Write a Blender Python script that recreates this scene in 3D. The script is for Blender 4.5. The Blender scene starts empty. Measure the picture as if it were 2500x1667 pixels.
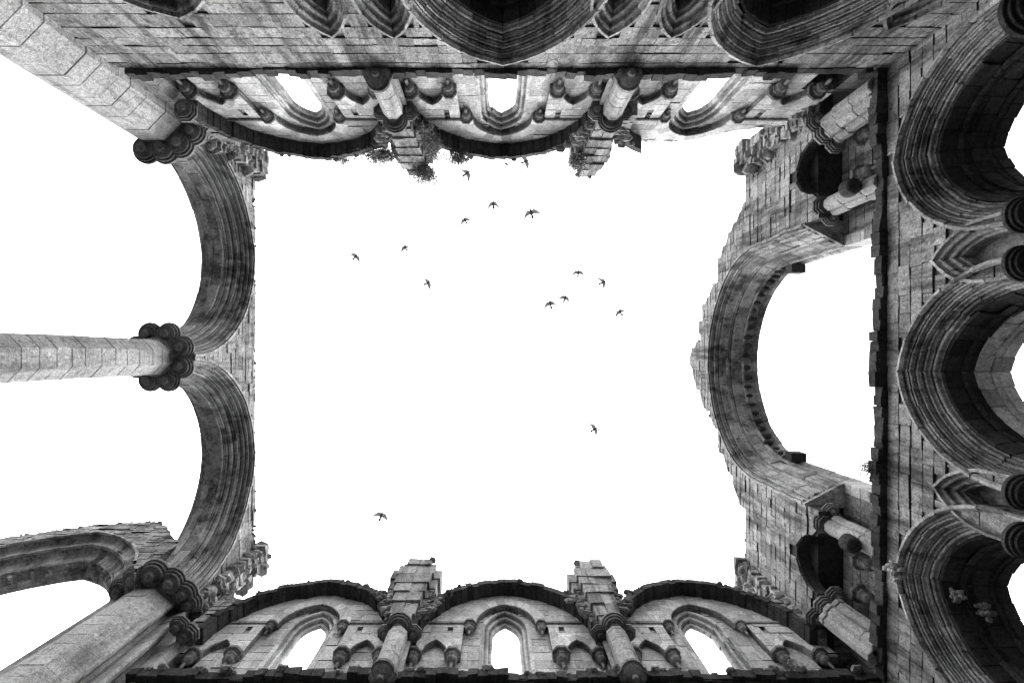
import bpy, bmesh, math, random
from mathutils import Vector, Matrix
from mathutils.geometry import tessellate_polygon
R = random.Random(7)
EYE = 1.6            # all heights below are metres above the lens; EYE is added when meshes are linked
scene = bpy.context.scene

# ------------------------------------------------------------------ camera
cam_d = bpy.data.cameras.new("camera"); cam = bpy.data.objects.new("camera", cam_d)
scene.collection.objects.link(cam); scene.camera = cam
cam.location = (0, 0, EYE); cam.rotation_euler = (math.pi, 0, 0)
cam_d.sensor_width = 36.0; cam_d.lens = 36.0 * 1200 / 2500
cam_d.shift_x = 40 / 2500; cam_d.shift_y = 34.5 / 2500
cam_d.clip_end = 2000; cam_d.clip_start = 0.05

# ------------------------------------------------------------------ light
SUN_EL, SUN_AZ = math.radians(52), math.radians(300)
w = bpy.data.worlds.new("World"); scene.world = w; w.use_nodes = True
nt = w.node_tree; nt.nodes.clear()
sky = nt.nodes.new('ShaderNodeTexSky'); sky.sky_type = 'NISHITA'; sky.sun_disc = False
sky.sun_elevation = SUN_EL; sky.sun_rotation = SUN_AZ; sky.dust_density = 6; sky.air_density = 1.0
bwn = nt.nodes.new('ShaderNodeRGBToBW')
bg = nt.nodes.new('ShaderNodeBackground'); bg.inputs[1].default_value = 0.15
mx = nt.nodes.new('ShaderNodeMix'); mx.data_type = 'RGBA'; mx.inputs[0].default_value = 0.85
mx.inputs[7].default_value = (7.0, 7.0, 7.0, 1)
ow = nt.nodes.new('ShaderNodeOutputWorld')
nt.links.new(sky.outputs[0], bwn.inputs[0]); nt.links.new(bwn.outputs[0], mx.inputs[6])
# overcast dome: brightest overhead, a third of that at the horizon, nothing from below
gm = nt.nodes.new('ShaderNodeTexCoord'); sx = nt.nodes.new('ShaderNodeSeparateXYZ'); nt.links.new(gm.outputs['Generated'], sx.inputs[0])
mr = nt.nodes.new('ShaderNodeMapRange'); mr.inputs[1].default_value = 0.0; mr.inputs[2].default_value = 1.0
mr.inputs[3].default_value = 0.3; mr.inputs[4].default_value = 1.25; nt.links.new(sx.outputs[2], mr.inputs[0])
gt = nt.nodes.new('ShaderNodeMath'); gt.operation = 'GREATER_THAN'; gt.inputs[1].default_value = -0.01; nt.links.new(sx.outputs[2], gt.inputs[0])
mu = nt.nodes.new('ShaderNodeMath'); mu.operation = 'MULTIPLY'; nt.links.new(mr.outputs[0], mu.inputs[0]); nt.links.new(gt.outputs[0], mu.inputs[1])
vm = nt.nodes.new('ShaderNodeVectorMath'); vm.operation = 'SCALE'; nt.links.new(mx.outputs[2], vm.inputs[0]); nt.links.new(mu.outputs[0], vm.inputs['Scale'])
nt.links.new(vm.outputs[0], bg.inputs[0]); nt.links.new(bg.outputs[0], ow.inputs[0])
sd = bpy.data.lights.new("sun", 'SUN'); sd.energy = 1.1; sd.angle = math.radians(14); sd.color = (1, 1, 1)
sun = bpy.data.objects.new("sun", sd); scene.collection.objects.link(sun)
# soft light arrives from over the bottom wall and slightly from the right
sdir = Vector((0.35, 0.5, 1.0)).normalized()
sun.rotation_euler = sdir.to_track_quat('Z', 'Y').to_euler()
scene.view_settings.view_transform = 'Standard'; scene.view_settings.look = 'None'
scene.view_settings.exposure = 2.05; scene.view_settings.gamma = 1.0
scene.render.engine = 'CYCLES'

# ------------------------------------------------------------------ materials (the stone itself is grey)
def stone(name, base, dirt, dirt_amt=0.6, spot=0.5, bump=0.6, scale=1.0, lichen=0.45, lo=0.5):
    m = bpy.data.materials.new(name); m.use_nodes = True
    t = m.node_tree; N = t.nodes; L = t.links; N.clear()
    out = N.new('ShaderNodeOutputMaterial'); b = N.new('ShaderNodeBsdfPrincipled')
    b.inputs['Roughness'].default_value = 0.92; b.inputs['Specular IOR Level'].default_value = 0.15
    tc = N.new('ShaderNodeTexCoord')
    def noise(sc, det, rough, vec=None):
        n = N.new('ShaderNodeTexNoise'); n.inputs['Scale'].default_value = sc * scale
        n.inputs['Detail'].default_value = det; n.inputs['Roughness'].default_value = rough
        L.new(vec if vec else tc.outputs['Object'], n.inputs['Vector']); return n.outputs[0]
    def ramp(src, a, c, v0=0.0, v1=1.0):
        r = N.new('ShaderNodeMapRange'); r.inputs[1].default_value = a; r.inputs[2].default_value = c
        r.inputs[3].default_value = v0; r.inputs[4].default_value = v1; L.new(src, r.inputs[0]); return r.outputs[0]
    def math_(op, x, y):
        q = N.new('ShaderNodeMath'); q.operation = op
        for i, z in enumerate((x, y)):
            if isinstance(z, (int, float)): q.inputs[i].default_value = z
            else: L.new(z, q.inputs[i])
        return q.outputs[0]
    def mixf(f, x, y):
        q = N.new('ShaderNodeMix'); q.data_type = 'FLOAT'
        for i, z in ((0, f), (2, x), (3, y)):
            if isinstance(z, (int, float)): q.inputs[i].default_value = z
            else: L.new(z, q.inputs[i])
        return q.outputs[0]
    at = N.new('ShaderNodeAttribute'); at.attribute_name = 'tone'
    v = math_('MULTIPLY', base, at.outputs['Fac'])
    v = math_('MULTIPLY', v, ramp(noise(1.3, 5, 0.6), 0.3, 0.7, 0.78, 1.22))
    v = math_('MULTIPLY', v, ramp(noise(16, 5, 0.7), 0.3, 0.7, 0.6, 1.4))
    v = math_('MULTIPLY', v, ramp(noise(38, 2, 0.6), 0.3, 0.7, 0.7, 1.3))
    # weather crust: broad dark stains running down the wall
    mp = N.new('ShaderNodeMapping'); mp.inputs['Scale'].default_value = (1.6, 1.6, 0.22)
    L.new(tc.outputs['Object'], mp.inputs[0])
    st = ramp(noise(1.1, 7, 0.72, mp.outputs[0]), lo, lo + .14, 0, dirt_amt)
    v = mixf(st, v, dirt)
    sp = ramp(noise(7.5, 8, 0.78), 0.54, 0.62, 0, spot)
    bl = ramp(noise(2.6, 8, 0.74), 0.55, 0.63, 0, spot * .8)
    v = mixf(bl, v, dirt * 1.3)
    v = mixf(sp, v, dirt)
    pit = ramp(noise(42, 3, 0.6), 0.62, 0.7, 0, 0.7 * spot)
    v = mixf(pit, v, dirt * 0.6)
    li = ramp(noise(22, 4, 0.6), 0.66, 0.72, 0, lichen)
    v = mixf(li, v, 0.75)
    cb = N.new('ShaderNodeCombineColor')
    for i in range(3): L.new(v, cb.inputs[i])
    L.new(cb.outputs[0], b.inputs['Base Color'])
    h = math_('ADD', noise(9, 8, 0.7), math_('MULTIPLY', noise(2.2, 4, 0.6), 0.9))
    h = math_('ADD', h, math_('MULTIPLY', noise(45, 3, 0.6), 0.3))
    bp = N.new('ShaderNodeBump'); bp.inputs['Strength'].default_value = bump; bp.inputs['Distance'].default_value = 0.06
    L.new(h, bp.inputs['Height']); L.new(bp.outputs[0], b.inputs['Normal'])
    L.new(b.outputs[0], out.inputs[0]); return m

M = {
 'wall':   stone('weathered_ashlar', 0.33, 0.04, 0.85, 0.75, 1.0, lo=.47),
 'pale':   stone('pale_ashlar', 0.50, 0.12, 0.45, 0.4, 0.6, lichen=0.2),
 'shaft':  stone('pale_pier_stone', 0.43, 0.07, 0.6, 0.5, 0.7, lichen=0.2),
 'arch':   stone('moulded_arch_stone', 0.38, 0.03, 0.8, 0.5, 0.9, lichen=0.35, lo=.475),
 'recess_shade':   stone('shaded_reveal_stone', 0.045, 0.012, 0.8, 0.6, 0.7, lichen=0.12),  # near-black: shade of reveals and recesses put into blackened stone
 'dark':   stone('shade_black_stone', 0.055, 0.012, 0.8, 0.6, 0.8, lichen=0.12),  # near-black: shade of undersides and hollows put into the stone colour
 'cap':    stone('shaded_capital_stone', 0.19, 0.02, 0.75, 0.5, 0.5, lichen=0.1),  # underside shade of capitals, corbels and soffits put into the colour
 'rubble': stone('rubble_core_stone', 0.36, 0.03, 0.8, 0.8, 1.0),
}
M['joint'] = M['wall']
def plain(name, c, rough=0.8, var=0.0):
    m = bpy.data.materials.new(name); m.use_nodes = True; N = m.node_tree.nodes; L = m.node_tree.links
    b = N['Principled BSDF']; b.inputs['Roughness'].default_value = rough
    n = N.new('ShaderNodeTexNoise'); n.inputs['Scale'].default_value = 6
    r = N.new('ShaderNodeMapRange'); r.inputs[3].default_value = c * (1 - var); r.inputs[4].default_value = c * (1 + var)
    tc = N.new('ShaderNodeTexCoord'); L.new(tc.outputs['Object'], n.inputs[0]); L.new(n.outputs[0], r.inputs[0])
    L.new(r.outputs[0], b.inputs['Base Color']); return m
M['grass'] = plain('mown_grass', 0.025, 0.95, 0.5)
M['leaf'] = plain('ivy_leaf', 0.14, 0.4, 0.9)
M['twig'] = plain('twig', 0.06, 0.9, 0.3)
M['feather'] = plain('pigeon_feather', 0.10, 0.7, 0.5)
M['wing'] = plain('pigeon_wing', 0.30, 0.7, 0.3)
_n = M['wing'].node_tree; _t = _n.nodes.new('ShaderNodeBsdfTranslucent'); _t.inputs[0].default_value = (.3, .3, .3, 1)
_a = _n.nodes.new('ShaderNodeMixShader'); _a.inputs[0].default_value = .6
_n.links.new(_n.nodes['Principled BSDF'].outputs[0], _a.inputs[1]); _n.links.new(_t.outputs[0], _a.inputs[2]); _n.links.new(_a.outputs[0], _n.nodes['Material Output'].inputs[0])

# ------------------------------------------------------------------ mesh collector
TR = [0.66, 1.28]
class MB:
    def __init__(s): s.v = []; s.f = []; s.t = []; s.sm = []
    def add(s, vs, fs, tone=None, smooth=False):
        n = len(s.v); s.v += [tuple(p) for p in vs]
        tn = R.uniform(*TR) if tone is None else tone
        for f in fs: s.f.append(tuple(n + i for i in f)); s.t.append(tn); s.sm.append(smooth)
    def build(s, name, mat, parent=None, flip=False):
        me = bpy.data.meshes.new(name)
        me.from_pydata([(x, y, z + EYE) for x, y, z in s.v], [], s.f)
        a = me.attributes.new('tone', 'FLOAT', 'FACE'); a.data.foreach_set('value', s.t)
        me.polygons.foreach_set('use_smooth', s.sm)
        me.materials.append(M[mat]); me.validate()
        bm = bmesh.new(); bm.from_mesh(me); bmesh.ops.recalc_face_normals(bm, faces=bm.faces); bm.to_mesh(me); bm.free()
        o = bpy.data.objects.new(name, me); scene.collection.objects.link(o)
        if parent is not None:
            o.parent = parent; o.matrix_parent_inverse = Matrix.Translation(-base_of(parent))
        return o
def base_of(p):
    v = Vector((0, 0, 0))
    while p is not None and p.type == 'EMPTY':
        v += p.location; p = p.parent
    return v
def thing(name, label, cat, loc=(0, 0, 0), group=None):
    o = bpy.data.objects.new(name, None); scene.collection.objects.link(o); o.location = loc
    o['label'] = label; o['category'] = cat; o.empty_display_size = 0.5
    if group: o['group'] = group
    return o

# frames: (s along the wall, h height, d depth into the wall)
def fr_top(Y0):    return lambda s, h, d: (s, -(Y0 + d), h)
def fr_bot(Y0):    return lambda s, h, d: (s, Y0 + d, h)
def fr_right(X0):  return lambda s, h, d: (X0 + d, s, h)
def fr_left(X0):   return lambda s, h, d: (-(X0 + d), s, h)

def box(mb, F, s0, s1, h0, h1, d0, d1, j=0.0, tone=None):
    P = []
    for s in (s0, s1):
        for h in (h0, h1):
            for d in (d0, d1):
                P.append(F(s + R.uniform(-j, j), h + R.uniform(-j, j), d + R.uniform(-j, j)))
    mb.add(P, [(0, 1, 3, 2), (4, 6, 7, 5), (0, 4, 5, 1), (2, 3, 7, 6), (0, 2, 6, 4), (1, 5, 7, 3)], tone)
def rock(mb, F, s, h, d, rs, rh, rd):
    a = R.uniform(-0.3, 0.3); P = []
    n = 6
    for k, zz in enumerate((-1, -0.35, 0.4, 1)):
        q = 0.5 if k in (0, 3) else 1.0
        for i in range(n):
            t = 2 * math.pi * i / n + R.uniform(-.25, .25)
            x = math.copysign(min(1, abs(math.cos(t)) * 1.15), math.cos(t)) * q * R.uniform(.8, 1.1)
            y = math.copysign(min(1, abs(math.sin(t)) * 1.15), math.sin(t)) * q * R.uniform(.8, 1.1)
            P.append(F(s + rs * (x * math.cos(a) - zz * math.sin(a) * .5), h + rh * (zz + x * math.sin(a) * .6) * R.uniform(.85, 1.1), d + rd * y))
    fs = [tuple(range(n)), tuple(range(3 * n, 4 * n))]
    for k in range(3):
        for i in range(n):
            j = (i + 1) % n; fs.append((k * n + i, k * n + j, (k + 1) * n + j, (k + 1) * n + i))
    mb.add(P, fs)

def prism(mb, F, outer, holes, d0, d1, tone=1.0):
    loops = [list(outer)] + [list(h) for h in holes]
    tris = tessellate_polygon([[Vector((a, b, 0)) for a, b in lp] for lp in loops])
    flat = [p for lp in loops for p in lp]
    n = len(flat)
    vs = [F(a, b, d0) for a, b in flat] + [F(a, b, d1) for a, b in flat]
    fs = [tuple(t) for t in tris] + [tuple(i + n for i in t) for t in tris]
    k = 0
    for lp in loops:
        m = len(lp)
        for i in range(m):
            j = (i + 1) % m; fs.append((k + i, k + j, k + j + n, k + i + n))
        k += m
    mb.add(vs, fs, tone)

def crossings(loops, h):
    xs = []
    for lp in loops:
        m = len(lp)
        for i in range(m):
            (a, b), (c, e) = lp[i], lp[(i + 1) % m]
            if (b <= h < e) or (e <= h < b): xs.append(a + (h - b) / (e - b) * (c - a))
    xs.sort(); return [(xs[i], xs[i + 1]) for i in range(0, len(xs) - 1, 2)]
def inter(A, B):
    o = []
    for a, b in A:
        for c, d in B:
            lo, hi = max(a, c), min(b, d)
            if hi - lo > 0.04: o.append((lo, hi))
    return o
def ashlar(mb, F, outer, holes, h0, h1, ch=(0.27, 0.4), bl=(0.4, 0.95), proud=0.014, thick=0.06, gap=0.011, jit=0.005, d=0.0):
    loops = [outer] + holes; h = h0
    while h < h1 - 0.08:
        e = min(h + R.uniform(*ch), h1)
        I = crossings(loops, h + 0.012)
        for q in (0.3, 0.6): I = inter(I, crossings(loops, h + (e - h) * q))
        I = inter(I, crossings(loops, e - 0.012))
        I0 = crossings(loops, h + .004); I1 = crossings(loops, e - .004); pair = len(I0) == len(I1) == len(I)
        for ii, (lo, hi) in enumerate(I):
            s = lo; first = True; jl = (lo, lo); jh = (hi, hi)
            if pair:
                if abs(I0[ii][0] - I1[ii][0]) < .5: jl = (I0[ii][0], I1[ii][0])
                if abs(I0[ii][1] - I1[ii][1]) < .5: jh = (I0[ii][1], I1[ii][1])
            while s < hi - 0.02:
                L_ = R.uniform(*bl) * (R.uniform(.4, 1) if first else 1); first = False
                t = s + L_
                if hi - t < bl[0] * .5: t = hi
                p = -R.uniform(0, proud) - (0.02 if R.random() < .05 else 0); g = gap * R.uniform(.6, 1.6); gv = gap * R.uniform(.25, .7)
                tilt = R.uniform(-jit, jit) * 1.5; nx_ = max(1, int((t - s) / .22)); tn = R.uniform(.72, 1.22)
                lo_e = []; hi_e = []
                for q in range(nx_ + 1):
                    x = s + gv + (t - s - 2 * gv) * q / nx_
                    lo_e.append((x, h + g + R.uniform(-jit, jit))); hi_e.append((x, e - g + R.uniform(-jit, jit)))
                if s == lo: lo_e[0] = (jl[0], lo_e[0][1]); hi_e[0] = (jl[1], hi_e[0][1])
                if t == hi: lo_e[-1] = (jh[0], lo_e[-1][1]); hi_e[-1] = (jh[1], hi_e[-1][1])
                A = lo_e + hi_e[::-1]; k_ = nx_ + 1
                Bq = [(s + (t - s) * q / nx_, h) for q in range(k_)] + [(s + (t - s) * (nx_ - q) / nx_, e) for q in range(k_)]
                if s == lo: Bq[0] = (jl[0], h); Bq[-1] = (jl[1], e)
                if t == hi: Bq[nx_] = (jh[0], h); Bq[k_] = (jh[1], e)
                V = [F(a, b, d + p + (tilt if k < k_ else -tilt) + R.uniform(-jit, jit) * .6) for k, (a, b) in enumerate(A)]
                V += [F(a, b, d + .035) for a, b in Bq] + [F(a, b, d + thick) for a, b in Bq]
                n_ = len(A); base = len(mb.v)
                mb.add(V, [(q, q + 1, n_ - 2 - q, n_ - 1 - q) for q in range(nx_)], tn)
                fs = [(q, q + 1, n_ + q + 1, n_ + q) for q in range(nx_)] + [(nx_ + 1 + q, nx_ + 2 + q, n_ + nx_ + 2 + q, n_ + nx_ + 1 + q) for q in range(nx_)]
                for f in fs: mb.f.append(tuple(base + i for i in f)); mb.t.append(.10); mb.sm.append(False)
                fs = [(nx_, nx_ + 1, n_ + nx_ + 1, n_ + nx_), (n_ - 1, 0, n_, 2 * n_ - 1)]
                for f in fs: mb.f.append(tuple(base + i for i in f)); mb.t.append(.5); mb.sm.append(False)
                for q in range(n_):
                    r_ = (q + 1) % n_; mb.f.append((base + n_ + q, base + n_ + r_, base + 2 * n_ + r_, base + 2 * n_ + q)); mb.t.append(tn); mb.sm.append(False)
                s = t
        h = e

def arch_geo(a, b):
    b0 = max(b, 1.03 * a); k = b / b0; Rr = (a * a + b0 * b0) / (2 * a); return Rr, Rr - a, k
def arch_pt(a, b, off, tau, side):
    Rr, c, k = arch_geo(a, b); th = math.acos(min(1, c / (Rr + off))) * tau
    s = c - (Rr + off) * math.cos(th); return (s * (1 if side < 0 else -1), (Rr + off) * math.sin(th) * k)
def arch_loop(sc, hs, a, b, off, leg, n=14):
    """closed loop of an opening: up the left leg, over, down the right leg"""
    P = [(sc - a - off, leg)] if leg < hs - 0.01 else []
    P += [(sc + p[0], hs + p[1]) for p in (arch_pt(a, b, off, i / n, -1) for i in range(n + 1))]
    P += [(sc + p[0], hs + p[1]) for p in (arch_pt(a, b, off, 1 - i / n, 1) for i in range(1, n + 1))]
    if leg < hs - 0.01: P.append((sc + a + off, leg))
    return P
def sweep(mb, F, sc, hs, a, b, prof, leg, vl=0.33, groove=0.02, jit=0.007, sides=(1, 1), t_end=1.0, sub=2, t0r=0.0):
    """moulding profile [(off, d)] carried up the jambs and round the arch, one voussoir at a time"""
    Rr, c, k = arch_geo(a, b); alen = Rr * math.acos(min(1, c / Rr))
    st = []
    def half(side, end):
        o = []
        n = max(0, int(round((hs - leg) / 0.36)))
        for i in range(n):
            q0 = leg + (hs - leg) * i / n; q1 = leg + (hs - leg) * (i + 1) / n
            o.append(('leg', q0, q1))
        m = max(3, int(round(alen * end / vl)))
        for i in range(m):
            if side > 0 and (i + .5) / m < t0r: continue
            o.append(('arc', end * i / m, end * (i + 1) / m))
        return o
    def ring(kind, q, side, jo, jd, g):
        P = []
        for off, d in prof:
            o = off + jo + g
            if kind == 'leg': P.append(F(sc + side * (a + o), q, d + jd))
            else:
                x, z = arch_pt(a, b, o, q, side); P.append(F(sc + x, hs + z, d + jd))
        return P
    n = len(prof)
    for side in (-1, 1):
        if not sides[0 if side < 0 else 1]: continue
        for kind, q0, q1 in half(side, t_end):
            jo, jd = R.uniform(-jit, jit), R.uniform(-jit, jit); e = (q1 - q0)
            if R.random() < .07: jo += R.uniform(.01, .035)
            gq = min(0.16, 0.016 / max(0.05, (vl if kind == 'arc' else 0.36)))
            rings = [ring(kind, q0, side, jo, jd, groove), ring(kind, q0 + e * gq, side, jo, jd, 0)]
            for i in range(1, sub + 1):
                rings.append(ring(kind, q0 + e * (gq + (1 - 2 * gq) * i / sub), side, jo, jd, 0))
            rings.append(ring(kind, q1, side, jo, jd, groove))
            V = [p for r in rings for p in r]; fs = []
            for r in range(len(rings) - 1):
                for i in range(n - 1): fs.append((r * n + i, r * n + i + 1, (r + 1) * n + i + 1, (r + 1) * n + i))
            mb.add(V, fs)
def rolls(p0, p1, n, r, hollow=0.6, seg=6):
    """profile from p0 to p1 (off, d): n roll mouldings with hollows between them"""
    (a, b), (c, e) = p0, p1; dx, dy = (c - a), (e - b); Ln = math.hypot(dx, dy); ux, uy = dx / Ln, dy / Ln
    nx, ny = (uy, -ux)
    if nx > 0: nx, ny = -nx, -ny          # towards the opening (smaller off)
    pts = []
    for i in range(n):
        q0, q1 = i / n, (i + 1) / n; w = Ln / n; wr = w * 0.5
        for kx in range(seg + 1):
            t = kx / seg; al = math.pi * t; xx = q0 * Ln + wr * (0.5 - 0.5 * math.cos(al)); yy = math.sin(al) * r
            pts.append((a + ux * xx + nx * yy, b + uy * xx + ny * yy))
        for kx in range(1, seg):
            t = kx / seg; al = math.pi * t; xx = q0 * Ln + wr + wr * (0.5 - 0.5 * math.cos(al)); yy = -math.sin(al) * r * hollow
            pts.append((a + ux * xx + nx * yy, b + uy * xx + ny * yy))
    pts.append(p1); return pts

def ring_core(mb, F, sc, hs, a, b, oi, oo, leg, d0, d1, keep=None):
    O = arch_loop(sc, hs, a, b, oo, leg, 16); I = arch_loop(sc, hs, a, b, oi, leg, 16)
    if keep: O = [p for p in O if keep(p)]; I = [p for p in I if keep(p)]
    prism(mb, F, O + I[::-1], [], d0, d1)
def slot(o, d): return [(o, d), (o + .09, d + .004), (o + .09, d + .042), (o - .006, d + .046)]
def orders(root, name, mat, F, sc, hs, a, b, profs, leg, **kw):
    mb = MB(); vl = kw.pop('vl', .33)
    for p in profs: sweep(mb, F, sc, hs, a, b, p, leg, vl=vl * R.uniform(.85, 1.25), **kw)
    return mb.build(name, mat, root)
def lathe(mb, F, s, h, d, prof, n=16, half=None, rot=0.0, smooth=True, tone=None, sq=1.0):
    V = []; fs = []
    for r, z in prof:
        for i in range(n):
            t = rot + 2 * math.pi * i / n; V.append(F(s + r * math.cos(t), h + z, d + sq * r * math.sin(t)))
    for k in range(len(prof) - 1):
        for i in range(n):
            j = (i + 1) % n; fs.append((k * n + i, k * n + j, (k + 1) * n + j, (k + 1) * n + i))
    fs.append(tuple(range(n))); fs.append(tuple(range((len(prof) - 1) * n, len(prof) * n)))
    mb.add(V, fs, tone, smooth)
def cap_prof(r0, r1, H):
    q = r1; b = min(r0 * 1.1, .36 * r1)
    return [(b * .5, .0 * q), (b * .85, .02 * q), (b * .95, .08 * q), (b * .9, .12 * q), (b * .96, .2 * q), (b * 1.05, .34 * q), (.52 * q, .40 * q), (.60 * q, .38 * q), (.66 * q, .31 * q), (.74 * q, .31 * q), (.76 * q, .40 * q), (.70 * q, .50 * q), (.74 * q, .54 * q),
            (.80 * q, .50 * q), (.88 * q, .50 * q), (.90 * q, .58 * q), (.84 * q, .66 * q), (.88 * q, .70 * q), (.96 * q, .68 * q), (q, .70 * q), (q, .88 * q), (.97 * q, .92 * q), (.9 * q, .92 * q)]
def corbel_prof(r, H):
    return [(.02, -.5 * H), (.17 * r, -.45 * H), (.2 * r, -.2 * H), (.2 * r, .02 * H), (.45 * r, .1 * H), (.62 * r, .22 * H), (.66 * r, .38 * H), (.56 * r, .44 * H), (.64 * r, .52 * H), (.74 * r, .58 * H),
            (.74 * r, .66 * H), (.64 * r, .70 * H), (.80 * r, .78 * H), (r, .80 * H), (1.06 * r, .84 * H), (1.06 * r, H)]
def jag(pts, step=0.3, amp=0.09):
    o = []
    for (a, b), (c, e) in zip(pts, pts[1:]):
        L_ = math.hypot(c - a, e - b); n = max(1, int(L_ / step)); o.append((a, b))
        for i in range(1, n):
            t = i / n; o.append((a + (c - a) * t + R.uniform(-amp, amp), b + (e - b) * t + R.uniform(-amp, amp)))
    o.append(pts[-1]); return o
def rubble_line(mb, F, pts, d0, d1, size=0.14, dens=1.0, sink=0.03):
    for (a, b), (c, e) in zip(pts, pts[1:]):
        L_ = math.hypot(c - a, e - b); n = max(1, int(L_ / size * .8 * dens))
        for i in range(n):
            t = (i + R.random()) / n
            nd = max(1, int((d1 - d0) / (size * 2.2)))
            for k in range(nd):
                z = size * R.uniform(.4, .9)
                rock(mb, F, a + (c - a) * t, b + (e - b) * t - sink + R.uniform(-.05, .03), d0 + (d1 - d0) * (k + R.random()) / nd,
                     size * R.uniform(.6, 1.3), z * .55, size * R.uniform(.6, 1.2))

# ------------------------------------------------------------------ ground
g = MB(); g.add([(-400, -400, -EYE), (400, -400, -EYE), (400, 400, -EYE), (-400, 400, -EYE)], [(0, 1, 2, 3)], 1.0)
go = g.build('ground', 'grass'); go['kind'] = 'structure'

# ------------------------------------------------------------------ upper stage of the two long walls
CAP = 13.55; STR = 11.5
def clerestory(root, F, bays, shafts, arches, rng, ruin=False, doors=()):
    """F: frame with d=0 on the room face; bays: centre s; shafts: s of the vault shafts"""
    HB = 2.94
    # back skin A with windows
    s0, s1 = rng
    A = MB(); B = MB(); AB = MB(); BB = MB()
    holesA = []; 
    wc = {c: c + (.1 if c < -1 else -.1 if c > 1 else 0) for c in bays}
    for c in bays: holesA.append(arch_loop(wc[c], 14.58, .40, .75, .32, 12.0, 8))
    def crown(up, x0, x1):
        P = [(x0, 15.6)]
        for c in bays:
            for x, z in ((-2.6, 15.6), (-1.7, 15.9), (-1.0, 16.3), (0, 16.5), (1.0, 16.3), (1.7, 15.9), (2.6, 15.6)):
                if ruin and c == bays[-1]: z = {-2.6: 15.6, -1.7: 16.0, -1.0: 16.3, 0: 16.2, 1.0: 15.7, 1.7: 15.35, 2.6: 15.2}[x]
                if x0 + .1 < c + x < x1 - .1: P.append((c + x, z + up))
        P.append((x1, 15.3 if ruin else 15.6)); return P
    outerA = [(s0, 11.2), (s1, 11.2)] + list(reversed(jag(crown(0, s0, s1), .3, .04)))
    for x0, x1 in doors:
        holesA.append([(x0, 11.7), (x1, 11.7), (x1, 13.3), (x0, 13.3)])
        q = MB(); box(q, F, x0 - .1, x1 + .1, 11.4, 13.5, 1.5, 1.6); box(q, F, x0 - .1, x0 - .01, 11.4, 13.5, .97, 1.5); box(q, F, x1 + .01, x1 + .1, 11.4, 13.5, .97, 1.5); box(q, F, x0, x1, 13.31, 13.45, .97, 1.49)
        q.build('passage_doorway', 'recess_shade', root)  # doorway lining carries the passage shade in its near-black colour
    prism(A, F, outerA, holesA, .66, .96)
    ashlar(AB, F, outerA, holesA, 11.6, 16.5, (.26, .38), (.4, .9), .01, .05, .006, .003, d=.62)
    # projecting skin B: arch over each window, small blind arches beside it
    for c in bays:
        low = [(c - HB, 13.08), (c - 2.362, 13.08)]
        low += [(c - 1.97 + p[0], 13.08 + p[1]) for p in (arch_pt(.38, .72, .012, i / 6, -1) for i in range(1, 7))]
        low += [(c - 1.97 + p[0], 13.08 + p[1]) for p in (arch_pt(.38, .72, .012, 1 - i / 6, 1) for i in range(1, 7))]
        low += [(c - 1.24, 13.08), (c - 1.24, 14.62)]
        low += [(c + p[0], 14.62 + p[1]) for p in (arch_pt(.89, 1.1, .012, i / 10, -1) for i in range(0, 11))]
        rt = [(2 * c - a, b) for a, b in reversed(low)]
        up = low + rt[1:]
        lo_s, hi_s = max(s0, c - HB), min(s1, c + HB)
        poly = [(min(max(a, lo_s), hi_s), b) for a, b in up] + list(reversed([(lo_s, crown(0, lo_s, hi_s)[0][1])] + jag(crown(.03, lo_s, hi_s)[1:], .25, .04)))
        hl = []
        for sg in (-1, 1):
            q = c + sg * 1.62; hl.append([(q - .08, 14.32), (q + .08, 14.32), (q + .08, 14.45), (q - .08, 14.45)])
        prism(B, F, poly, hl, .46, .655)
        ashlar(BB, F, poly, hl, 13.2, 16.5, (.26, .36), (.35, .9), .006, .03, .005, .003, d=.432)
        # voussoirs of the centre arch and small arches
        v = MB(); sweep(v, F, c, 14.62, .89, 1.1, [(.34, .46), (.34, .395), (.0, .40), (0.0, .44)], 14.62, .24, .014, .004); u_ = MB(); sweep(u_, F, c, 14.62, .89, 1.1, [(.0, .44), (.03, .46), (.005, .5), (0.0, .66)], 14.62, .24, .014, .003); u_.build('arch_soffit', 'cap', root)  # soffit darker than its hood: shade put into the stone colour
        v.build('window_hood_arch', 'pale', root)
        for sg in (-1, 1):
            v = MB(); sweep(v, F, c + sg * 1.97, 13.08, .38, .72, [(.2, .46), (.2, .405), (0, .41), (.0, .44)], 13.08, .2, .014, .004); u_ = MB(); sweep(u_, F, c + sg * 1.97, 13.08, .38, .72, [(0, .44), (.03, .46), (.005, .50), (0, .66)], 13.08, .2, .014, .003); u_.build('arch_soffit', 'cap', root)  # small soffits painted darker for shade in the same way
            v.build('blind_arch', 'pale', root)
        # window mouldings
        v = MB(); prof = [(.33, .60)] + rolls((.30, .60), (.06, .84), 2, .055, 1.4, 5) + [(0, .86), (0, .98), (.4, .98)]
        sweep(v, F, wc[c], 14.58, .40, .75, prof, 12.0, .2, .014, .006)
        v.build('lancet_window', 'pale', root)
        v = MB(); box(v, F, c - .85, c + .85, 11.85, 12.0, .55, 1.0); v.build('window_sill', 'pale', root)
        # corbels
        for sg in (-1, 1):
            for s_, hh, rr, H in ((1.07, 14.62, .19, .34), (1.45, 13.2, .23, .42), (2.5, 13.2, .23, .42)):
                if not (s0 < c + sg * s_ < s1): continue
                rr *= R.uniform(.9, 1.08); k = MB(); lathe(k, F, c + sg * s_ + R.uniform(-.02, .02), hh - H, .46, corbel_prof(rr, H), 8, rot=math.pi / 8, smooth=False)
                k.build('corbel', 'cap', root)
            a, b = sorted((c + sg * 1.24, c + sg * 2.6)); k = MB(); box(k, F, a, b, 14.6, 14.68, .38, .5); k.build('moulded_string', 'cap', root)
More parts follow.
